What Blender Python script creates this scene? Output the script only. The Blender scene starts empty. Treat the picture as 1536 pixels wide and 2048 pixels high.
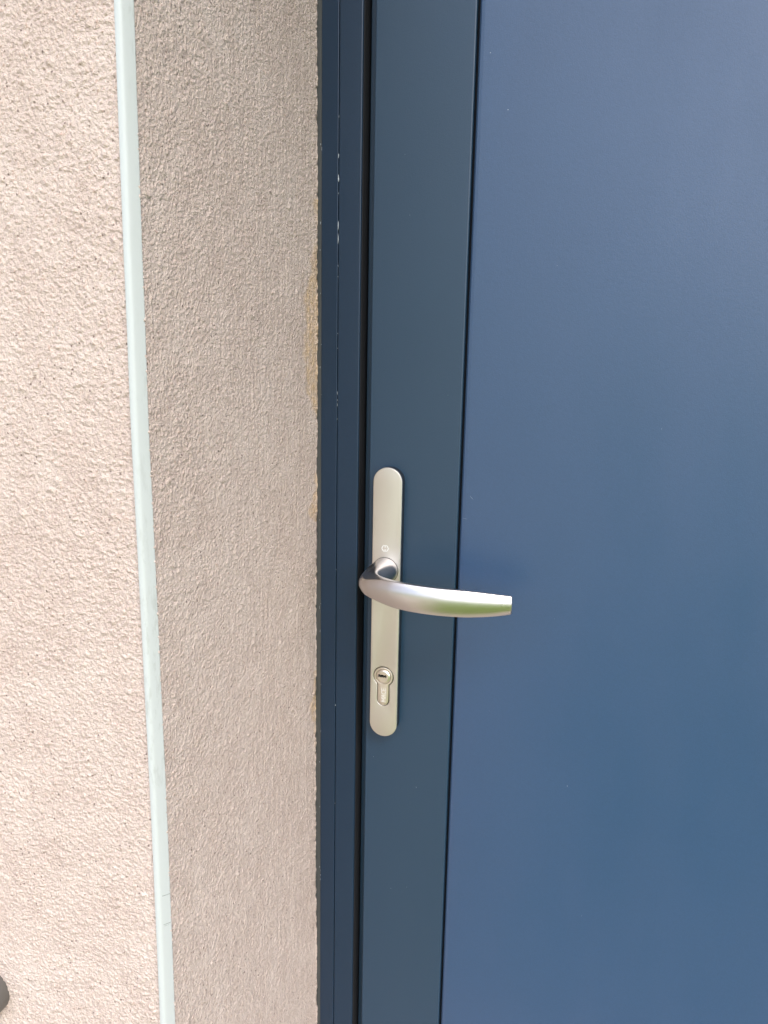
import bpy, bmesh, math, random
import numpy as np
from mathutils import Vector, Matrix, noise

random.seed(7)
S = bpy.context.scene
COL = S.collection

# ------------------------------------------------------------------ camera
PSI, PIT, ROL = math.radians(17.0), math.radians(11.53), math.radians(1.06)
CAM = Vector((0.25085, -0.62, 1.23103))
fw = Vector((-math.sin(PSI)*math.cos(PIT), math.cos(PSI)*math.cos(PIT), -math.sin(PIT)))
r0 = Vector((math.cos(PSI), math.sin(PSI), 0)); u0 = r0.cross(fw)
rt = r0*math.cos(ROL) + u0*math.sin(ROL); up = rt.cross(fw)
cd = bpy.data.cameras.new('camera'); cam = bpy.data.objects.new('camera', cd); COL.objects.link(cam)
cam.matrix_world = Matrix(((rt.x, up.x, -fw.x, CAM.x), (rt.y, up.y, -fw.y, CAM.y), (rt.z, up.z, -fw.z, CAM.z), (0, 0, 0, 1)))
cd.sensor_fit = 'VERTICAL'; cd.sensor_height = 36; cd.lens = 36*1538/2048
cd.clip_start = 0.01; cd.clip_end = 2000
cd.dof.use_dof = True; cd.dof.focus_distance = 0.655; cd.dof.aperture_fstop = 40
S.camera = cam

# ------------------------------------------------------------------ light
SUN_EL, SUN_AZ = math.radians(52), math.radians(130)      # azimuth from +Y clockwise: in front of the wall, slightly from the right
w = bpy.data.worlds.new('World'); S.world = w; w.use_nodes = True
wn = w.node_tree; bg = wn.nodes['Background']
sky = wn.nodes.new('ShaderNodeTexSky'); sky.sky_type = 'NISHITA'; sky.sun_disc = False
sky.sun_elevation = SUN_EL; sky.sun_rotation = SUN_AZ
sky.air_density = 1.0; sky.dust_density = 3.0; sky.ozone_density = 1.0
tc = wn.nodes.new('ShaderNodeTexCoord'); cm = wn.nodes.new('ShaderNodeMapping'); cm.inputs['Scale'].default_value = (1, 1, 2.2)
cn = wn.nodes.new('ShaderNodeTexNoise'); cn.inputs['Scale'].default_value = 1.35; cn.inputs['Detail'].default_value = 5; cn.inputs['Roughness'].default_value = 0.55
cr = wn.nodes.new('ShaderNodeValToRGB'); cr.color_ramp.elements[0].position = 0.46; cr.color_ramp.elements[1].position = 0.57
cx_ = wn.nodes.new('ShaderNodeMix'); cx_.data_type = 'RGBA'; cx_.inputs[7].default_value = (12.0, 12.4, 14.0, 1)
wn.links.new(tc.outputs['Generated'], cm.inputs[0]); wn.links.new(cm.outputs[0], cn.inputs['Vector']); wn.links.new(cn.outputs[0], cr.inputs[0])
wn.links.new(cr.outputs[0], cx_.inputs[0]); wn.links.new(sky.outputs[0], cx_.inputs[6]); wn.links.new(cx_.outputs[2], bg.inputs[0]); bg.inputs[1].default_value = 0.15
sl = bpy.data.lights.new('sun', 'SUN'); sun = bpy.data.objects.new('sun', sl); COL.objects.link(sun)
sl.energy = 1.85; sl.angle = math.radians(30); sl.color = (1.0, 0.95, 0.90)
sd = Vector((math.sin(SUN_AZ)*math.cos(SUN_EL), math.cos(SUN_AZ)*math.cos(SUN_EL), math.sin(SUN_EL)))
sun.rotation_euler = sd.to_track_quat('Z', 'Y').to_euler()
S.view_settings.view_transform = 'Standard'; S.view_settings.look = 'None'
S.view_settings.exposure = 0.87; S.view_settings.gamma = 1.0; S.view_settings.use_curve_mapping = False

# ------------------------------------------------------------------ helpers
def empty(name, label, cat, loc=(0, 0, 0)):
    o = bpy.data.objects.new(name, None); COL.objects.link(o); o.location = loc
    o['label'] = label; o['category'] = cat; o['kind'] = 'thing'; o.empty_display_size = 0.05
    return o
def link(name, me, mat, parent=None, label=None):
    o = bpy.data.objects.new(name, me); COL.objects.link(o)
    if mat and not me.materials: me.materials.append(mat)
    if parent:
        o.parent = parent
        p = parent; off = Vector((0, 0, 0))
        while p: off += p.location; p = p.parent
        o.location = -off if parent.type == 'EMPTY' else Vector((0, 0, 0))
    if label: o['label'] = label
    return o
def box_bm(bm, x0, x1, y0, y1, z0, z1, bev=0.0, seg=2):
    vs = [bm.verts.new((x, y, z)) for x in (x0, x1) for y in (y0, y1) for z in (z0, z1)]
    F = [(0, 1, 3, 2), (4, 6, 7, 5), (0, 4, 5, 1), (2, 3, 7, 6), (0, 2, 6, 4), (1, 5, 7, 3)]
    fs = [bm.faces.new([vs[i] for i in f]) for f in F]
    if bev:
        es = {e for f in fs for e in f.edges}
        bmesh.ops.bevel(bm, geom=list(es), offset=bev, segments=seg, profile=0.5, affect='EDGES')
def fin(bm, name, mat, parent=None, smooth=True, label=None):
    bmesh.ops.recalc_face_normals(bm, faces=bm.faces)
    me = bpy.data.meshes.new(name); bm.to_mesh(me); bm.free()
    if smooth:
        me.polygons.foreach_set('use_smooth', [True]*len(me.polygons))
        try: me.set_sharp_from_angle(angle=math.radians(35))
        except Exception: pass
    return link(name, me, mat, parent, label)
def box(name, mat, parent, *a, bev=0.0, label=None):
    bm = bmesh.new(); box_bm(bm, *a, bev=bev); return fin(bm, name, mat, parent, False, label)
def extrude_profile(name, pts, z0, z1, mat, parent, smooth_angle=30, closed=True):
    """profile in x,y swept up z"""
    bm = bmesh.new()
    a = [bm.verts.new((x, y, z0)) for x, y in pts]; b = [bm.verts.new((x, y, z1)) for x, y in pts]
    n = len(pts)
    for i in range(n if closed else n-1):
        j = (i+1) % n; bm.faces.new((a[i], a[j], b[j], b[i]))
    if closed: bm.faces.new(a); bm.faces.new(b[::-1])
    return fin(bm, name, mat, parent, False)
def flat_shape(name, loops, y, depth, bev, mat, parent, label=None, res=3):
    """filled outline (first loop) with holes, in the x,z plane, front face at y (towards the viewer), thickness depth"""
    cu = bpy.data.curves.new('tmp', 'CURVE'); cu.dimensions = '2D'; cu.fill_mode = 'BOTH'
    for lp in loops:
        s = cu.splines.new('POLY'); s.points.add(len(lp)-1)
        for p, (x, z) in zip(s.points, lp): p.co = (x, z, 0, 1)
        s.use_cyclic_u = True
    cu.extrude = depth/2 - bev; cu.bevel_depth = bev; cu.bevel_resolution = res; cu.offset = -bev
    o = bpy.data.objects.new('tmp', cu); COL.objects.link(o)
    dg = bpy.context.evaluated_depsgraph_get()
    me = bpy.data.meshes.new_from_object(o.evaluated_get(dg))
    bpy.data.objects.remove(o); bpy.data.curves.remove(cu)
    # curve plane x,y -> world x,z ; curve +z -> world -y
    me.transform(Matrix(((1, 0, 0, 0), (0, 0, -1, y + depth/2), (0, 1, 0, 0), (0, 0, 0, 1))))
    me.name = name; me.materials.clear()
    bm = bmesh.new(); bm.from_mesh(me)
    bmesh.ops.remove_doubles(bm, verts=bm.verts, dist=1e-6)
    bpy.data.meshes.remove(me)
    return fin(bm, name, mat, parent, True, label)
def stadium(cx, z0, z1, hw, n=24):
    p = []
    for i in range(n+1):
        a = math.pi*i/n; p.append((cx+hw*math.cos(a), z1-hw+hw*math.sin(a)))
    for i in range(n+1):
        a = math.pi+math.pi*i/n; p.append((cx+hw*math.cos(a), z0+hw+hw*math.sin(a)))
    return p
def euro(cx, cz, R, hw, zb, n=40):
    a0 = -math.pi/2 + math.asin(hw/R); a1 = 1.5*math.pi - math.asin(hw/R)
    p = [(cx+R*math.cos(a0+(a1-a0)*i/n), cz+R*math.sin(a0+(a1-a0)*i/n)) for i in range(n+1)]
    for i in range(13):
        a = math.pi + math.pi*i/12; p.append((cx+hw*math.cos(a), zb+hw+hw*math.sin(a)))
    return p
def lathe_y(name, prof, cx, cz, mat, parent, n=48, label=None):
    """profile of (radius, y) round an axis along y"""
    bm = bmesh.new(); rings = []
    for r, y in prof:
        if r == 0: rings.append([bm.verts.new((cx, y, cz))]); continue
        rings.append([bm.verts.new((cx+r*math.cos(2*math.pi*i/n), y, cz+r*math.sin(2*math.pi*i/n))) for i in range(n)])
    for a, b in zip(rings, rings[1:]):
        for i in range(n):
            j = (i+1) % n
            if len(a) == 1: bm.faces.new((a[0], b[i], b[j]))
            elif len(b) == 1: bm.faces.new((a[i], a[j], b[0]))
            else: bm.faces.new((a[i], a[j], b[j], b[i]))
    return fin(bm, name, mat, parent, True, label)

# ------------------------------------------------------------------ materials
class M:
    def __init__(s, name, rough=0.5, col=(0.5, 0.5, 0.5), metal=0.0, **kw):
        s.m = bpy.data.materials.new(name); s.m.use_nodes = True; s.t = s.m.node_tree
        s.b = s.t.nodes['Principled BSDF']
        s.b.inputs['Base Color'].default_value = (*col, 1); s.b.inputs['Roughness'].default_value = rough
        s.b.inputs['Metallic'].default_value = metal
        for k, v in kw.items(): s.b.inputs[k.replace('_', ' ')].default_value = v
    def n(s, t, **kw):
        nd = s.t.nodes.new(t)
        for k, v in kw.items():
            if k in nd.inputs: nd.inputs[k].default_value = v
            else: setattr(nd, k, v)
        return nd
    def l(s, a, b): s.t.links.new(a, b)
    def pos(s, scale=(1, 1, 1)):
        g = s.n('ShaderNodeNewGeometry'); mp = s.n('ShaderNodeMapping'); mp.inputs['Scale'].default_value = scale
        s.l(g.outputs['Position'], mp.inputs['Vector']); return mp.outputs[0]
    def noise(s, vec, scale, detail=3, rough=0.5, dist=0.0):
        nd = s.n('ShaderNodeTexNoise'); nd.inputs['Scale'].default_value = scale; nd.inputs['Detail'].default_value = detail
        nd.inputs['Roughness'].default_value = rough; nd.inputs['Distortion'].default_value = dist
        s.l(vec, nd.inputs['Vector']); return nd.outputs[0]
    def ramp(s, fac, *stops):
        r = s.n('ShaderNodeValToRGB'); e = r.color_ramp.elements
        while len(e) < len(stops): e.new(0.5)
        for el, (p, c) in zip(e, stops):
            el.position = p; el.color = (*c, 1) if len(c) == 3 else c
        s.l(fac, r.inputs[0]); return r.outputs[0]
    def mix(s, fac, a, b, mode='MIX'):
        m = s.n('ShaderNodeMix'); m.data_type = 'RGBA'; m.blend_type = mode
        for v, i in ((fac, 0), (a, 6), (b, 7)):
            if hasattr(v, 'type') and hasattr(v, 'links'): s.l(v, m.inputs[i])
            else: m.inputs[i].default_value = v if i == 0 else (*v, 1)
        return m.outputs[2]
    def bump(s, h, dist, strength=1.0, prev=None):
        b = s.n('ShaderNodeBump'); b.inputs['Distance'].default_value = dist; b.inputs['Strength'].default_value = strength
        s.l(h, b.inputs['Height'])
        if prev: s.l(prev, b.inputs['Normal'])
        return b.outputs[0]
    def base(s, c): s.l(c, s.b.inputs['Base Color'])
    def normal(s, n): s.l(n, s.b.inputs['Normal'])

def g3(v): return (v, v, v)
def stucco(name):
    m = M(name, 0.92); P = m.pos()
    big = m.noise(P, 9, 4, 0.55); mid = m.noise(P, 45, 3, 0.5); fine = m.noise(P, 900, 2, 0.6); gr = m.noise(P, 520, 2, 0.6)
    c = m.ramp(big, (0.3, (0.550, 0.438, 0.385)), (0.7, (0.605, 0.500, 0.445)))
    c2 = m.ramp(mid, (0.35, (0.90, 0.87, 0.86)), (0.65, (1.0, 1.0, 1.0)))
    c = m.mix(1.0, c, c2, 'MULTIPLY')
    c = m.mix(m.ramp(gr, (0.42, g3(0)), (0.62, g3(0.65))), c, (0.72, 0.61, 0.53))          # paler sand grains
    c = m.mix(m.ramp(m.noise(P, 520, 2, 0.5), (0.60, g3(0)), (0.68, g3(0.55))), c, (0.40, 0.24, 0.19))  # reddish grains
    vor = m.n('ShaderNodeTexVoronoi'); vor.inputs['Scale'].default_value = 250; m.l(P, vor.inputs['Vector'])
    pm = m.ramp(vor.outputs['Distance'], (0.09, g3(1)), (0.22, g3(0)))
    wn_ = m.n('ShaderNodeTexWhiteNoise'); m.l(vor.outputs['Position'], wn_.inputs['Vector'])
    pk = m.ramp(wn_.outputs['Value'], (0.72, g3(0)), (0.75, g3(0.9)))
    pit = m.mix(1.0, pm, pk, 'MULTIPLY')
    c = m.mix(pit, c, (0.13, 0.09, 0.075))                                                  # dark mineral grains, doubling as painted shade of small pits
    at = m.n('ShaderNodeAttribute'); at.attribute_name = 'stain'
    sf = m.mix(1.0, m.ramp(m.noise(P, 160, 3, 0.6), (0.3, g3(0.2)), (0.65, g3(0.95))), at.outputs['Color'], 'MULTIPLY')
    c = m.mix(sf, c, (0.60, 0.42, 0.25))
    m.base(c)
    n1 = m.bump(gr, 0.0019, 1.0); n2 = m.bump(fine, 0.0005, 0.8, n1); m.normal(n2)
    return m.m
STUCCO = stucco('rendered_stucco')

def paint(name, col, rough=0.38, spec=0.8):
    m = M(name, rough, col, 0.0); P = m.pos()
    cl = m.noise(P, 6, 3, 0.5)
    c0 = m.mix(cl, tuple(v*0.96 for v in col), tuple(v*1.05 for v in col))
    m.base(m.mix(1.0, c0, m.ramp(m.noise(P, 1100, 2, 0.7), (0.3, g3(0.86)), (0.7, g3(1.0))), 'MULTIPLY'))
    g = m.noise(P, 1400, 2, 0.6); h = m.noise(P, 380, 2, 0.5)
    m.normal(m.bump(h, 0.00006, 0.7, m.bump(g, 0.00009, 0.8)))
    sm = m.noise(m.pos((1, 1, 0.35)), 14, 4, 0.6)
    rr = m.n('ShaderNodeMapRange'); m.l(sm, rr.inputs[0]); rr.inputs[1].default_value = 0.3; rr.inputs[2].default_value = 0.7
    rr.inputs[3].default_value = rough-0.07; rr.inputs[4].default_value = rough+0.07
    m.l(rr.outputs[0], m.b.inputs['Roughness'])
    m.b.inputs['Specular IOR Level'].default_value = spec
    return m.m
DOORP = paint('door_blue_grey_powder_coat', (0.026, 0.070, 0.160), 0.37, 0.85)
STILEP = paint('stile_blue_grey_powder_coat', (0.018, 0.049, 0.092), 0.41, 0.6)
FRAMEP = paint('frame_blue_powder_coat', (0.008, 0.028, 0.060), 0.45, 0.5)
def alu(name, col, rough):
    m = M(name, rough, col, 1.0); P = m.pos()
    m.normal(m.bump(m.noise(P, 3500, 1, 0.5), 0.00002, 0.5))
    r = m.noise(P, 60, 3, 0.6); rr = m.n('ShaderNodeMapRange'); m.l(r, rr.inputs[0])
    rr.inputs[3].default_value = rough-0.03; rr.inputs[4].default_value = rough+0.05
    m.l(rr.outputs[0], m.b.inputs['Roughness']); return m.m
PLATE = alu('satin_champagne_aluminium', (0.76, 0.72, 0.655), 0.44)
LEVER = alu('satin_aluminium', (0.62, 0.585, 0.565), 0.28)
NICKEL = alu('matt_nickel', (0.82, 0.76, 0.66), 0.33)
ENGR = M('engraved_pale_marks', 0.35, (0.97, 0.97, 0.94), 0.0).m
BLACK = M('black_rubber', 0.7, (0.006, 0.006, 0.008)).m
GASKET = M('black_gasket', 0.42, (0.012, 0.013, 0.017)).m
HOLE = M('recess_shade_black', 0.9, (0.003, 0.003, 0.003)).m  # near-black, painted in for shade in the lock recesses
MASTIC = M('grey_mastic', 0.6, (0.06, 0.065, 0.065)).m
CAULK = M('white_caulk', 0.6, (0.42, 0.46, 0.50)).m
def pvc():
    m = M('pale_pvc_bead', 0.42, (0.68, 0.75, 0.72)); P = m.pos((1, 1, 0.25))
    d = m.noise(P, 260, 5, 0.7); z = m.n('ShaderNodeSeparateXYZ'); g = m.n('ShaderNodeNewGeometry'); m.l(g.outputs['Position'], z.inputs[0])
    low = m.ramp(m.noise(m.pos((1, 1, 0.6)), 7, 2), (0.50, g3(0)), (0.66, g3(0.5)))
    dirt = m.mix(1.0, m.ramp(d, (0.52, g3(0)), (0.66, g3(1))), low, 'MULTIPLY')
    c = m.mix(dirt, (0.50, 0.53, 0.518), (0.30, 0.31, 0.28))
    m.base(c); m.normal(m.bump(m.noise(m.pos((1, 1, 0.1)), 300, 2), 0.0001, 0.4)); return m.m
PVC = pvc()

# ------------------------------------------------------------------ ground
def ground_mat():
    m = M('lawn_grass', 0.9); P = m.pos()
    m.base(m.ramp(m.noise(P, 3, 5, 0.6), (0.3, (0.13, 0.20, 0.02)), (0.7, (0.21, 0.31, 0.03))))
    m.normal(m.bump(m.noise(P, 60, 4, 0.7), 0.03, 1.0)); return m.m
def pav_mat():
    m = M('terrace_concrete', 0.85); P = m.pos()
    m.base(m.ramp(m.noise(P, 5, 5, 0.6), (0.3, (0.34, 0.29, 0.24)), (0.7, (0.43, 0.37, 0.31))))
    m.normal(m.bump(m.noise(P, 300, 3, 0.6), 0.001, 0.7)); return m.m
bm = bmesh.new(); bmesh.ops.create_grid(bm, x_segments=8, y_segments=8, size=600)
for v in bm.verts: v.co.z = -0.06
lawn = fin(bm, 'lawn', ground_mat(), None, False); lawn['kind'] = 'structure'
bm = bmesh.new(); box_bm(bm, -3.2, 4.2, -0.60, 0.05, -0.16, -0.004, bev=0.006)
ter = fin(bm, 'terrace', pav_mat(), None); ter['kind'] = 'structure'
bm = bmesh.new(); box_bm(bm, -9.0, -0.05, -14.0, -0.605, -0.16, -0.010, bev=0.006)
drv = fin(bm, 'driveway', ter.data.materials[0], None); drv['kind'] = 'structure'

# ------------------------------------------------------------------ house wall with fine real relief
YF = -0.2560      # plane of the facade
wall = empty('rendered_wall', 'pinkish beige coarse sand rendered wall with its deep reveal beside the blue door', 'wall', (-0.4, YF, 0))
def fft_noise(nu, nv, d, lu, lv, seed, band=0.55):
    """band limited noise on an nu x nv grid of pitch d, feature sizes lu, lv"""
    rng = np.random.default_rng(seed); a = rng.standard_normal((nu, nv))
    fu = np.fft.fftfreq(nu, d)[:, None]; fv = np.fft.rfftfreq(nv, d)[None, :]
    k = np.sqrt((fu*lu)**2 + (fv*lv)**2)
    flt = np.exp(-((k-0.55)/band)**2)*(k > 0.02)
    a = np.fft.irfft2(np.fft.rfft2(a)*flt, s=(nu, nv)); return a/a.std()
def grains(nu, nv, d, ru, rv, dens, seed):
    """heap of separate rounded grains: random impulses of random size spread by an oval kernel"""
    rng = np.random.default_rng(seed); cell = ru*rv/(d*d)
    a = (rng.random((nu, nv)) < dens/cell)*rng.gamma(2.0, 0.5, (nu, nv))
    fu = np.fft.fftfreq(nu, d)[:, None]; fv = np.fft.rfftfreq(nv, d)[None, :]
    a = np.fft.irfft2(np.fft.rfft2(a)*np.exp(-((fu*ru)**2+(fv*rv)**2)*2.2), s=(nu, nv))
    return (a-a.mean())/a.std()
def relief(nu, nv, d, seed, ani=(1, 1)):
    g1 = grains(nu, nv, d, 0.0010*ani[0], 0.0010*ani[1], 0.30, seed)
    g2 = grains(nu, nv, d, 0.0017*ani[0], 0.0017*ani[1], 0.25, seed+5)
    g3_ = grains(nu, nv, d, 0.0034*ani[0], 0.0034*ani[1], 0.3, seed+6)
    fine = fft_noise(nu, nv, d, 0.0008, 0.0008, seed+7, 0.8)
    c = fft_noise(nu, nv, d, 0.03, 0.03, seed+2)
    h = 0.60*np.tanh(g1*0.8) + 0.50*np.tanh(g2*0.9) + 0.25*g3_ + 0.16*fine + 0.15*c
    p = fft_noise(nu, nv, d, 0.0026*ani[0], 0.0026*ani[1], seed+9)
    return h - 1.5*np.clip(p-1.9, 0, 1.5)
def grid_sheet(name, us, vs, fn, mat, parent, stain=None):
    U, V = np.meshgrid(us, vs, indexing='ij'); co = fn(U, V)
    nu, nv = len(us), len(vs)
    me = bpy.data.meshes.new(name); me.vertices.add(nu*nv); me.vertices.foreach_set('co', co.reshape(-1).astype(np.float32))
    i = np.arange((nu-1)*(nv-1)); r, c = i//(nv-1), i % (nv-1); a = r*nv+c
    q = np.stack([a, a+nv, a+nv+1, a+1], 1).astype(np.int32)
    me.loops.add(q.size); me.loops.foreach_set('vertex_index', q.reshape(-1))
    me.polygons.add(len(q)); me.polygons.foreach_set('loop_start', (np.arange(len(q))*4).astype(np.int32))
    me.polygons.foreach_set('use_smooth', np.ones(len(q), bool))
    me.update(calc_edges=True)
    if stain is not None:
        at = me.color_attributes.new('stain', 'FLOAT_COLOR', 'POINT')
        s = stain(U, V).reshape(-1); at.data.foreach_set('color', np.stack([s, s, s, np.ones_like(s)], 1).reshape(-1).astype(np.float32))
    return link(name, me, mat, parent)
DG = 0.00062
def axis(lo, fa, fb, hi, n):
    a = np.linspace(lo, fa, n)[:-1] if lo < fa else np.array([]); f = np.arange(fa, fb, DG); b = np.linspace(fb, hi, n) if hi > fb else np.array([fb])
    return np.concatenate([a, f, b]), len(a), len(f)
ZT = 2.18
BW = [(1.42, -0.0017), (1.29, 0.0003), (1.18, 0.0013), (1.09, 0.0004), (0.95, -0.0004), (0.80, 0.0002), (0.6, 0.0)]
BWz = np.array([p[0] for p in BW][::-1]); BWo = np.array([p[1] for p in BW][::-1])*-0.55
def bow(z): return np.interp(z, BWz, BWo)
# facade, left of the door
us, ua, uf = axis(-2.6, -0.205, -0.0068, -0.0062, 30); vs, va, vf = axis(-0.05, 0.63, 1.50, 2.9, 12)
H = np.zeros((len(us), len(vs))); R1 = relief(uf, vf, DG, 11, (1.15, 0.80)); H[ua:ua+uf, va:va+vf] = R1
def f_facade(U, V):
    Y = YF + 0.0008 - H*0.00056
    return np.stack([U + bow(V)*0.6, Y, V], -1)
grid_sheet('facade', us, vs, f_facade, STUCCO, wall, lambda U, V: np.zeros_like(U))
# reveal beside the hinge-free edge
us2, ua2, uf2 = axis(YF+0.0058, YF+0.0062, -0.0030, 0.06, 2); vs2, va2, vf2 = axis(-0.05, 0.55, 1.53, ZT, 12)
H2 = np.zeros((len(us2), len(vs2))); H2[ua2:ua2+uf2, va2:va2+vf2] = relief(uf2, vf2, DG, 41, (1.45, 1.0)) + 0.30*fft_noise(uf2, vf2, DG, 0.0042, 0.05, 77)*np.clip((us2[ua2:ua2+uf2, None]+0.22)/0.12, 0.15, 1)
def f_reveal(U, V):
    X = -0.0006 + H2*0.00036
    t = np.clip((U+0.03)/0.03, 0, 1)
    X = X - 0.0022*t*t*(np.sin(V*9.0+0.4)*0.35 - np.interp(V, [0.6, 0.8, 1.1, 1.45], [0.5, -0.1, -0.2, 0.9])*0.5)
    zz = V[0]; rg = np.random.default_rng(5)
    def n1(step):                                     # ragged cut edge against the frame
        k = np.arange(-0.1, ZT+0.1, step); return np.interp(zz, k, rg.standard_normal(len(k)))
    rag = 0.00035*n1(0.0022) + 0.00035*n1(0.006) + 0.0003*n1(0.021)
    X = X + np.clip((U+0.007)/0.005, 0, 1)**2*np.clip(rag, -0.0012, 0.0010)[None, :]
    return np.stack([X, U + bow(V)*np.clip(-U/0.25, 0, 1), V], -1)
def sm(a, b, x): t = np.clip((x-a)/(b-a), 0, 1); return t*t*(3-2*t)
def f_stain(U, V):
    wob = 0.004*np.sin(V*70)+0.003*np.sin(V*173+1)+0.0015*np.sin(V*420)
    wd = np.interp(V, [0.86, 0.90, 0.93, 0.95, 1.085, 1.10, 1.115, 1.135, 1.175, 1.20, 1.225, 1.26, 1.29, 1.32, 1.36],
                   [0, 0.007, 0.004, 0, 0, 0.012, 0.003, 0, 0.0, 0.013, 0.030, 0.022, 0.014, 0.006, 0.0])
    s = sm(-0.003, 0.006, U + 0.004 + wd + wob*(wd > 0))*(wd > 0.0008)
    return np.clip(s, 0, 1)*0.9
grid_sheet('reveal', us2, vs2, f_reveal, STUCCO, wall, f_stain)
# the rest of the house round the opening, plus an added overhang
OX = 1.0
box('lintel_wall', STUCCO, wall, -0.006, OX, YF+0.0005, 0.2, ZT, 2.9)
box('facade', STUCCO, wall, OX+0.006, 3.6, YF+0.0005, 0.2, -0.05, 2.9)
box('reveal', STUCCO, wall, OX, OX+0.0055, YF+0.006, 0.2, -0.05, ZT)
box('added_eave', M('added_eave_dark', 0.6, (0.22, 0.21, 0.20)).m, wall, -2.6, 3.6, YF-0.75, 0.2, 2.905, 3.05)  # unseen overhang, added to darken what the lever's upper side reflects
box('wall_core', STUCCO, wall, -2.6, -0.012, YF+0.02, 0.2, -0.05, 2.895)

# PVC corner bead: rounded nose swept up the arris, following its slight bow
def corner_bead():
    prof = [(-0.0060, 0.0040), (-0.0060, 0.0002), (-0.0056, -0.0007), (-0.0046, -0.0010), (-0.0034, -0.0010), (-0.0026, -0.0008),
            (-0.0020, -0.0004), (-0.0016, 0.0001), (-0.0012, 0.0008), (-0.0006, 0.0022), (0.0000, 0.0036), (0.0006, 0.0050), (0.0010, 0.0062), (0.0008, 0.0068), (0.0, 0.0071)]
    bm = bmesh.new(); zs = np.concatenate([[-0.05, 0.4], np.arange(0.6, 1.6, 0.01), [ZT]]); rings = []
    for z in zs:
        o = float(bow(z)); k = 0.00012*noise.noise((0, 0, z*18)) + 0.00008*noise.noise((3, 0, z*55))
        rings.append([bm.verts.new((x+o*0.6+k, YF+y+o, z)) for x, y in prof])
    for a, b in zip(rings, rings[1:]):
        for i in range(len(prof)-1): bm.faces.new((a[i], a[i+1], b[i+1], b[i]))
    bmesh.ops.recalc_face_normals(bm, faces=bm.faces)
    return fin(bm, 'corner_bead', PVC, wall, label='pale grey green plastic corner bead')
bead = corner_bead()
def crumb(bm, c, r, seed):
    q = bmesh.ops.create_icosphere(bm, subdivisions=1, radius=1.0)
    for v in q['verts']:
        k = 1+0.5*noise.noise(v.co*1.9+Vector((seed*1.3, 0, 0))); v.co = Vector((c[0]+v.co.x*r*k, c[1]+v.co.y*r*k, c[2]+v.co.z*r*k*1.3))
bm = bmesh.new(); rc = random.Random(12)
for i in range(330):                                   # grains of render lapping over both edges of the bead
    z = rc.uniform(0.70, 1.50); o = float(bow(z)); r = rc.uniform(0.0003, 0.0008)
    if rc.random() < 0.55: crumb(bm, (0.0007+rc.uniform(-.0003, .0003), YF+0.0066+rc.uniform(-.0007, .0006)+o, z), r, i)
    else: crumb(bm, (-0.0062+rc.uniform(-.0006, .0003)+o*0.6, YF+0.0002+rc.uniform(-.0004, .0003)+o, z), r*0.8, i)
o_ = fin(bm, 'render_crumbs', STUCCO, wall); o_['kind'] = 'stuff'
def wire(bm, pts, r, n=6):
    rings = []
    for i, p in enumerate(pts):
        p = Vector(p); d = (Vector(pts[min(i+1, len(pts)-1)])-Vector(pts[max(i-1, 0)])).normalized()
        a = d.orthogonal().normalized(); b = d.cross(a)
        rr = r[i] if isinstance(r, (list, tuple)) else r
        rings.append([bm.verts.new(p+a*rr*math.cos(2*math.pi*k/n)+b*rr*math.sin(2*math.pi*k/n)) for k in range(n)])
    for A, B in zip(rings, rings[1:]):
        for k in range(n): bm.faces.new((A[k], A[(k+1) % n], B[(k+1) % n], B[k]))
    bm.faces.new(rings[0]); bm.faces.new(rings[-1][::-1])
SCR = M('scratch_dark', 0.7, (0.26, 0.28, 0.26)).m
for z, lp in ((0.8975, 0), (0.8770, 1)):
    bm = bmesh.new(); P = [(-0.0011, YF+0.0010, z-0.0004), (-0.0009, YF+0.0015, z-0.0006), (-0.0006, YF+0.0021, z-0.0009), (0.0004, YF+0.0045, z-0.0015), (0.0010, YF+0.0060, z-0.0018)]
    wire(bm, P, 0.00020)
    if lp:
        wire(bm, [(p[0], p[1], p[2]-0.0011) for p in P[1:4]], 0.00010)
        wire(bm, [P[1], (P[1][0]-.0003, P[1][1]-.0004, z-0.0005), (P[1][0], P[1][1], z-0.0011)], 0.00010)
    fin(bm, 'scratch', SCR, bead)

# ------------------------------------------------------------------ door frame
ZD = 2.13
frame = empty('door_frame', 'dark petrol blue metal door frame between the rendered reveal and the blue door', 'door frame', (0.02, 0, 0))
def strip_profile(x0, x1, yf, yb, r, tilt=0.0):
    return [(x0, yb), (x0, yf+r+tilt), (x0+r*0.3, yf+r*0.3+tilt), (x0+r, yf+tilt), (x1-r, yf), (x1-r*0.3, yf+r*0.3), (x1, yf+r), (x1, yb)]
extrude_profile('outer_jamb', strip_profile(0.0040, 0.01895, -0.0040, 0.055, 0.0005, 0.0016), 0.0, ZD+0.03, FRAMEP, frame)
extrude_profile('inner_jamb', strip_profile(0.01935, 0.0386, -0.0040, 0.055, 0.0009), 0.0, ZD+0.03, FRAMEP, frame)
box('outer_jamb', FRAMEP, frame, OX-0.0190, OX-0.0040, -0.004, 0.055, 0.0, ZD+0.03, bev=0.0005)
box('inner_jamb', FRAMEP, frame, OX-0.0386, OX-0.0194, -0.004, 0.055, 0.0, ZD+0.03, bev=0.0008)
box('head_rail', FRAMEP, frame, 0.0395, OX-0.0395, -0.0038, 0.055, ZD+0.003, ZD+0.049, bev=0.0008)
box('door_stop', BLACK, frame, 0.0200, 0.0455, 0.026, 0.050, 0.0, ZD)
box('door_stop', BLACK, frame, OX-0.0455, OX-0.0200, 0.026, 0.050, 0.0, ZD)
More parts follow.
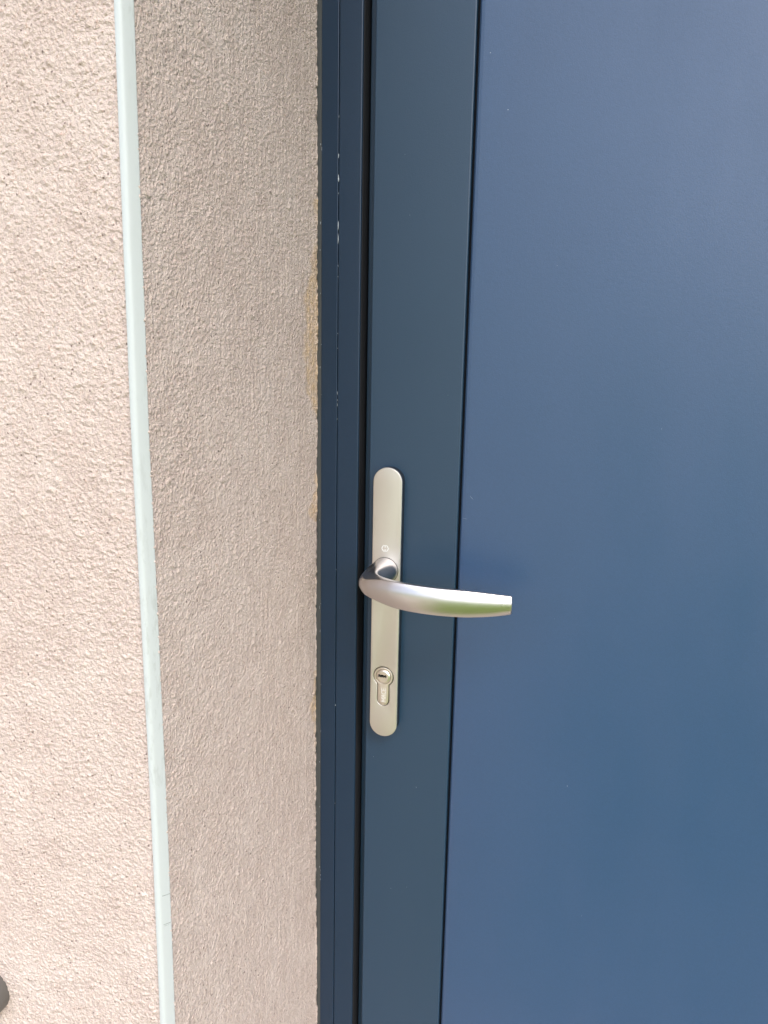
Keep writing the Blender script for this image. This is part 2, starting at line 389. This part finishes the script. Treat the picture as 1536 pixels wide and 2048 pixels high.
# rubber seal in the gap, thin grey mastic line against the render
extrude_profile('rubber_seal', [(0.0380, -0.0018), (0.0388, -0.0020), (0.0393, -0.0010), (0.0391, 0.004), (0.0396, 0.008), (0.0391, 0.012), (0.0394, 0.026), (0.0380, 0.026)], 0.0, ZD, BLACK, frame)
def mastic():
    bm = bmesh.new(); rings = []
    for z in np.arange(0.0, ZD+0.03, 0.006):
        n1 = noise.noise((0, 3, z*60)); n2 = noise.noise((5, 1, z*23))
        x1 = 0.0039 ; y = -0.0012 + 0.0004*n1
        rings.append([bm.verts.new(p) for p in ((-0.004, y+0.0006, z), (0.0008, y, z), (0.0024+0.0002*n2, y-0.0004, z), (x1, y-0.0002, z), (x1, 0.02, z))])
    for a, b in zip(rings, rings[1:]):
        for i in range(4): bm.faces.new((a[i], a[i+1], b[i+1], b[i]))
    return fin(bm, 'mastic_joint', MASTIC, frame)
mas = mastic()
# white caulk flecks caught in the joint line and along the mastic
def blob(bm, c, rx, ry, rz, seed):
    r = bmesh.ops.create_icosphere(bm, subdivisions=2, radius=1.0)
    for v in r['verts']:
        k = 1+0.35*noise.noise(v.co*1.7+Vector((seed, 0, 0)))
        v.co = Vector((c[0]+v.co.x*rx*k + 0.25*rx*math.sin(v.co.z*3+seed), c[1]+v.co.y*ry*k, c[2]+v.co.z*rz*k))
for i, (z, L, wd) in enumerate([(1.4150, .0012, .25), (1.3860, .0022, .38), (1.3690, .0032, .55), (1.3580, .0009, .2), (1.3330, .0040, .42), (1.3230, .0046, .40), (1.3020, .0009, .22), (1.2935, .0006, .2),
                             (1.2480, .0007, .26), (1.2360, .0005, .26), (1.1990, .0018, .24), (1.1930, .0008, .24), (1.1890, .0016, .24), (1.1770, .0007, .26), (1.0440, .0006, .22), (0.9150, .0010, .40), (0.8150, .0007, .2)]):
    bm = bmesh.new(); blob(bm, (0.01915, -0.0034 if wd < .3 else -0.0038, z), wd*0.00075, 0.0003, L*0.85, i*1.7); fin(bm, 'caulk_fleck', CAULK, frame)
rs = random.Random(3)
bm = bmesh.new()
for i in range(46):
    z = rs.uniform(0.72, 1.42); x = rs.choice([0.0041, 0.0043, 0.0046, 0.0028]) + rs.uniform(-.0003, .0006)
    blob(bm, (x, -0.0022, z), rs.uniform(.00006, .00022), 0.00015, rs.uniform(.0002, .0016), i)
o = fin(bm, 'caulk_crumbs', CAULK, frame); o['kind'] = 'stuff'

# ------------------------------------------------------------------ door
door = empty('front_door', 'smooth blue grey metal front door with a long handle plate and lever', 'door', (0.5, 0.0, 0.0))
Y0 = 0.0
def stile(x0, x1, flip):
    r = 0.0008; L = 0.0078
    p = [(x0-L, 0.050), (x0-L, 0.0135), (x0-L+0.0006, 0.0128), (x0, 0.0128), (x0, r), (x0+r*0.3, r*0.3), (x0+r, 0.0),
         (x1-0.0012, 0.0), (x1-0.0004, 0.0004), (x1, 0.0014), (x1, 0.050)]
    if flip: p = [(flip-x, y) for x, y in p][::-1]
    return extrude_profile('stile', p, 0.012, ZD, STILEP, door)
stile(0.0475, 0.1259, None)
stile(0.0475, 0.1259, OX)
def panel_slab(x0, x1):
    r = 0.0016
    p = [(x0, 0.050), (x0, r+0.0010), (x0+0.0004, 0.0010+r*0.35), (x0+r, 0.0007), (x0+0.004, 0.0005), (x1-0.004, 0.0005), (x1-r, 0.0007), (x1-0.0004, 0.0010+r*0.35), (x1, r+0.0010), (x1, 0.050)]
    return extrude_profile('door_panel', p, 0.012, ZD, DOORP, door)
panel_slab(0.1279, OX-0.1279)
for a in (0.1259, OX-0.1279):
    extrude_profile('groove_gasket', [(a, 0.012), (a, 0.0042), (a+0.0006, 0.0034), (a+0.0012, 0.0042), (a+0.0020, 0.0046), (a+0.0020, 0.012)], 0.012, ZD, GASKET, door)
# tiny specks and scuffs on the paint
SCUFF = M('pale_scuff', 0.6, (0.30, 0.35, 0.42)).m
DUST = M('pale_dust_speck', 0.7, (0.36, 0.40, 0.46)).m
for i, (x, z, L, wd, an) in enumerate([(0.1368, 1.1165, 0.0024, 0.00013, 0.75), (0.1320, 1.0985, 0.0022, 0.00010, 1.5)]):
    bm = bmesh.new(); d = Vector((math.sin(an), 0, -math.cos(an)))
    wire(bm, [Vector((x, 0.0004, z))-d*L, Vector((x, 0.00035, z)), Vector((x, 0.0004, z))+d*L*0.8], [wd*0.3, wd, wd*0.3]); fin(bm, 'scuff', SCUFF, door)
bm = bmesh.new()
for i, (x, z, r) in enumerate([(0.230, 0.872, .00035), (0.1370, 1.452, .00040), (0.152, 1.412, .00035), (0.073, 1.385, .0002), (0.078, 1.34, .00018), (0.097, 0.845, .0003), (0.0905, 0.74, .0003), (0.075, 0.735, .00025),
                               (0.195, 1.30, .0002), (0.28, 1.18, .0002), (0.21, 1.02, .0002), (0.16, 0.93, .0002), (0.25, 0.75, .00022), (0.0555, 0.868, .0002), (0.114, 1.20, .00018)]):
    blob(bm, (x, 0.0 if x < 0.126 else 0.0005, z), r, 0.00008, r*random.uniform(.6, 1.3), i)
o = fin(bm, 'dust_specks', DUST, door); o['kind'] = 'stuff'

# long backplate with the euro cut-out
PX, PT = 0.0672, -0.0105
CX, CZ = 0.0668, 0.9528
hole = euro(CX, CZ, 0.00925, 0.00560, 0.9251)
plate = flat_shape('handle_backplate', [stadium(PX, 0.8957, 1.1391, 0.0126), hole[::-1]], PT, 0.0026, 0.0006, PLATE, door, 'champagne coloured long round ended backplate', 4)
flat_shape('plate_base', [stadium(PX, 0.8961, 1.1387, 0.0122)], PT+0.0026, 0.0079, 0.0004, M('dark_base_plastic', 0.4, (0.012, 0.018, 0.028)).m, plate)
flat_shape('cutout_shade_sheet', [euro(CX, CZ, 0.0100, 0.0066, 0.9242)], PT+0.0022, 0.0004, 0.0, HOLE, plate)  # black sheet standing in for the shade round the cylinder
# emblem: hexagonal outline split by a short bar at top and bottom
def strokes(name, segs, y, wd, mat, parent):
    bm = bmesh.new()
    for (ax, az), (bx, bz) in segs:
        d = Vector((bx-ax, 0, bz-az)).normalized(); n = Vector((-d.z, 0, d.x))*wd/2; e = d*wd*0.35
        A, B = Vector((ax, 0, az))-e, Vector((bx, 0, bz))+e
        q = [A-n, B-n, B+n, A+n]
        lo = [bm.verts.new((v.x, y, v.z)) for v in q]; hi = [bm.verts.new((v.x, y-0.00006, v.z)) for v in q]
        bm.faces.new(lo); bm.faces.new(hi[::-1])
        for i in range(4): bm.faces.new((lo[i], lo[(i+1) % 4], hi[(i+1) % 4], hi[i]))
    return fin(bm, name, mat, parent, False)
ex, ez, er = 0.0661, 1.0694, 0.0029
hx = [(ex+er*math.cos(math.radians(a))*1.04, ez+er*math.sin(math.radians(a))) for a in (0, 60, 120, 180, 240, 300)]
seg = [(hx[i], hx[(i+1) % 6]) for i in range(6)] + [((ex, ez+er*.86), (ex, ez+er*.34)), ((ex, ez-er*.86), (ex, ez-er*.34)),
      ((ex-.0014, ez+.0012), (ex-.0014, ez-.0012)), ((ex+.0014, ez+.0012), (ex+.0014, ez-.0012)), ((ex-.0014, ez), (ex+.0014, ez))]
strokes('emblem', seg[:8], PT-0.00001, 0.00068, ENGR, plate)

# lock cylinder
YC = PT-0.0004
cyl = flat_shape('lock_cylinder', [euro(CX, CZ, 0.00865, 0.00500, 0.92575), [(CX+0.0069*math.cos(-2*math.pi*i/40), CZ+0.0069*math.sin(-2*math.pi*i/40)) for i in range(40)]], YC, 0.010, 0.00025, NICKEL, door, 'nickel profile lock cylinder', 2)
lathe_y('plug_rim', [(0.00675, YC+0.004), (0.00675, YC+0.0001), (0.0066, YC-0.0002), (0.0062, YC-0.0006), (0.0055, YC-0.0010), (0.0050, YC-0.00115), (0.0048, YC-0.00118)], CX, CZ, NICKEL, cyl)
key = [(-.0046, .0009), (-.0041, .0006), (-.0036, .0010), (-.0030, .0011), (-.0022, .0008), (-.0014, .0010), (-.0006, .0009), (.0002, .0010), (.0010, .0008), (.0016, .0004), (.0022, .0009), (.0033, .0009), (.0036, .0001),
       (.0034, -.0009), (.0023, -.0010), (.0019, -.0003), (.0014, -.0009), (.0006, -.0011), (0, -.0003), (-.0007, -.0010), (-.0016, -.0008), (-.0024, -.0010), (-.0031, -.0004), (-.0038, -.0009), (-.0046, -.0006), (-.0041, .0001)]
kz = CZ+0.0009
lathe = flat_shape('plug', [[(CX+0.00482*math.cos(2*math.pi*i/48), CZ+0.00482*math.sin(2*math.pi*i/48)) for i in range(48)], [(CX-.0003+x*1.0, kz+z*1.35) for x, z in key]], YC-0.00118, 0.004, 0.0, NICKEL, cyl)
flat_shape('keyway_shade_back', [[(CX+0.0049*math.cos(2*math.pi*i/24), CZ+0.0049*math.sin(2*math.pi*i/24)) for i in range(24)]], YC+0.0012, 0.0012, 0.0, HOLE, cyl)  # black backing disc, paints the shade inside the key slot
# lettering, read from bottom to top: a broad M, an A, a C and a small S
lw = 0.0042; lx = CX-lw/2+0.0004; L = []
def gl(z0, h, pts):       # pts in (advance, height) of rotated glyph; height axis runs to the left
    for (a, b), (c, d) in pts: L.append(((lx+lw*(1-b), z0+a*h), (lx+lw*(1-d), z0+c*h)))
gl(0.9292, 0.0034, [((0, 0), (0, 1)), ((0, 1), (.5, .3)), ((.5, .3), (1, 1)), ((1, 1), (1, 0))])
gl(0.9333, 0.0026, [((0, 0), (.5, 1)), ((.5, 1), (1, 0)), ((.25, .4), (.75, .4))])
gl(0.9366, 0.0026, [((1, .85), (.7, 1)), ((.7, 1), (.2, .9)), ((.2, .9), (0, .5)), ((0, .5), (.2, .1)), ((.2, .1), (.7, 0)), ((.7, 0), (1, .15))])
gl(0.9400, 0.0024, [((0, 0), (0, 1)), ((0, 1), (.8, .95)), ((0, .5), (.7, .5)), ((0, 0), (.8, .05))])
strokes('engraved_lettering', L, YC-0.00001, 0.00034, ENGR, cyl)

# ------------------------------------------------------------------ lever
def lever():
    n = 56
    circ = [(math.cos(2*math.pi*i/n), math.sin(2*math.pi*i/n)) for i in range(n)]
    def bar_prof(e):
        """convex front up to the edge at height e, crisp edge, flank rising to the crest, rounded back; 29 points a side, same index = same feature"""
        se = 1-0.60*e*e; h = [(1-0.60*(e*t)**2, e*t) for t in np.linspace(0, 1, 12)]
        r = 0.035
        h += [(se-r*.5, e+r*.35*(1-e)+.015*e), (se-r*1.4, e+r*.8*(1-e)+.028*e), (se-r*2.4, e+r*1.4*(1-e)+.036*e)]
        p0 = h[-1]; p2 = (-0.35, 0.985); p1 = (p0[0]*.45+p2[0]*.55, p0[1]*.25+1.03*.75)
        for t in (.2, .4, .6, .8, 1.0): h.append(tuple((1-t)**2*p0[i]+2*t*(1-t)*p1[i]+t*t*p2[i] for i in (0, 1)))
        for a in np.linspace(0, 90, 10)[1:]:
            c, s_ = math.cos(math.radians(a)), math.sin(math.radians(a)); h.append((-0.35-0.65*s_**(2/2.3), 0.985*c**(2/2.3)))
        assert len(h) == n//2+1, len(h)
        h[-1] = (-1.0, 0.0)
        return h + [(s_, -v) for s_, v in h[-2:0:-1]]
    X = 0.0665
    #     cx        cy       th   out     in      zt      zb      k
    #     cx        cy       th   out     in      zt      zb      k   edge
    st = [(X,       PT+.0005, 0, .0114, .0114, 1.0614, 1.0386, 0, .25),
          (X,       PT-.0030, 0, .0114, .0114, 1.0614, 1.0386, 0, .25),
          (X-.0002, -.0220,   0, .0112, .0106, 1.0611, 1.0389, 0, .25),
          (X-.0006, -.0320,   3, .0111, .0094, 1.0607, 1.0392, .05, .26),
          (X-.0006, -.0405,  10, .0112, .0076, 1.0602, 1.0392, .3, .30),
          (X+.0004, -.0470,  26, .0114, .0060, 1.0597, 1.0388, .7, .42),
          (X+.0030, -.0520,  47, .0106, .0052, 1.0588, 1.0380, 1, .60),
          (X+.0078, -.0553,  64, .0080, .0048, 1.0580, 1.0376, 1, .80),
          (X+.0140, -.0576,  74, .0064, .0045, 1.0574, 1.0366, 1, .91),
          (X+.0240, -.0597,  82, .0055, .0043, 1.0567, 1.0350, 1, .955),
          (X+.0380, -.0607,  88, .0052, .0042, 1.0560, 1.0338, 1, .955),
          (X+.0560, -.0597,  94, .0050, .0041, 1.0551, 1.0328, 1, .955),
          (X+.0760, -.0565,  99, .0047, .0040, 1.0543, 1.0325, 1, .955),
          (X+.0940, -.0519, 103, .0043, .0038, 1.0526, 1.0333, 1, .955),
          (X+.1060, -.0480, 106, .0040, .0036, 1.0511, 1.0345, 1, .955),
          (X+.1125, -.0455, 107, .0038, .0035, 1.0502, 1.0353, 1, .955)]
    A = np.array(st); t = np.r_[0, np.cumsum(np.hypot(np.diff(A[:, 0]), np.diff(A[:, 1])))]
    # shape preserving cubic interpolation of every column
    def pchip(x, y, q):
        h = np.diff(x); dl = np.diff(y)/h; m = np.zeros_like(y)
        for i in range(1, len(y)-1):
            if dl[i-1]*dl[i] > 0:
                w1, w2 = 2*h[i]+h[i-1], h[i]+2*h[i-1]; m[i] = (w1+w2)/(w1/dl[i-1]+w2/dl[i])
        m[0], m[-1] = dl[0], dl[-1]
        k = np.clip(np.searchsorted(x, q)-1, 0, len(h)-1); s = (q-x[k])/h[k]
        return (2*s**3-3*s**2+1)*y[k]+(s**3-2*s**2+s)*h[k]*m[k]+(-2*s**3+3*s**2)*y[k+1]+(s**3-s**2)*h[k]*m[k+1]
    q = np.linspace(0, t[-1], 110); I = np.stack([pchip(t, A[:, c], q) for c in range(9)], 1)
    ker = np.array([1, 3, 5, 6, 5, 3, 1.]); ker /= ker.sum()
    J = I.copy()
    for c in range(9):
        J[3:-3, c] = np.convolve(I[:, c], ker, 'valid')
    I = J
    bm = bmesh.new(); rings = []
    def ring(cx, cy, th, ao, ai, zt, zb, k, edge, ins=0.0):
        bar = bar_prof(edge)
        a = math.radians(th); tx, ty = math.sin(a), -math.cos(a)          # travel direction
        ox, oy = ty, -tx                                                   # outward side: left at the neck, to the viewer on the bar
        out = []
        for (s0, v0), (s1, v1) in zip(circ, bar):
            s, v = s0*(1-k)+s1*k, v0*(1-k)+v1*k
            d = s*((ao if s > 0 else ai)-ins); zc, hh = (zt+zb)/2, (zt-zb)/2-ins
            out.append(bm.verts.new((cx+ox*d, cy+oy*d, zc+v*hh)))
        return out
    for row in I: rings.append(ring(*row))
    e = I[-1]; a = math.radians(e[2]); tx, ty = math.sin(a), -math.cos(a)
    for adv, ins in ((.0004, .0001), (.0008, .0004), (.0010, .0008)):
        rings.append(ring(e[0]+tx*adv, e[1]+ty*adv, *e[2:], ins=ins))
    for a_, b_ in zip(rings, rings[1:]):
        for i in range(n): bm.faces.new((a_[i], a_[(i+1) % n], b_[(i+1) % n], b_[i]))
    bm.faces.new(rings[-1]); bm.faces.new(rings[0][::-1])
    o = fin(bm, 'lever_handle', LEVER, door, label='satin aluminium lever handle curving to the right')
    return o
lv = lever()
lathe_y('neck_collar', [(0.0116, PT+0.001), (0.0116, PT-0.0004), (0.0113, PT-0.0007), (0.0108, PT-0.0007)], 0.0665, 1.05, BLACK, lv)

# ------------------------------------------------------------------ round fitting low on the facade, at the edge of the picture
fit = empty('wall_fitting', 'dark round metal wall fitting with a dull grey rim low on the pale facade', 'wall fitting', (-0.142, YF, 0.7915))
FX, FZ = -0.1468, 0.7870
lathe_y('rim', [(0.0178, YF+0.002), (0.0180, YF-0.004), (0.0175, YF-0.008), (0.0168, YF-0.0100), (0.0160, YF-0.0105), (0.0150, YF-0.0095)], FX, FZ, M('dull_grey_metal', 0.5, (0.14, 0.13, 0.12), 0.4).m, fit)
lathe_y('lens', [(0.0152, YF-0.0085), (0.0152, YF-0.0096), (0.0130, YF-0.0110), (0.009, YF-0.0120), (0.0, YF-0.0124)], FX, FZ, M('dark_teal_glassy', 0.18, (0.012, 0.035, 0.045)).m, fit)
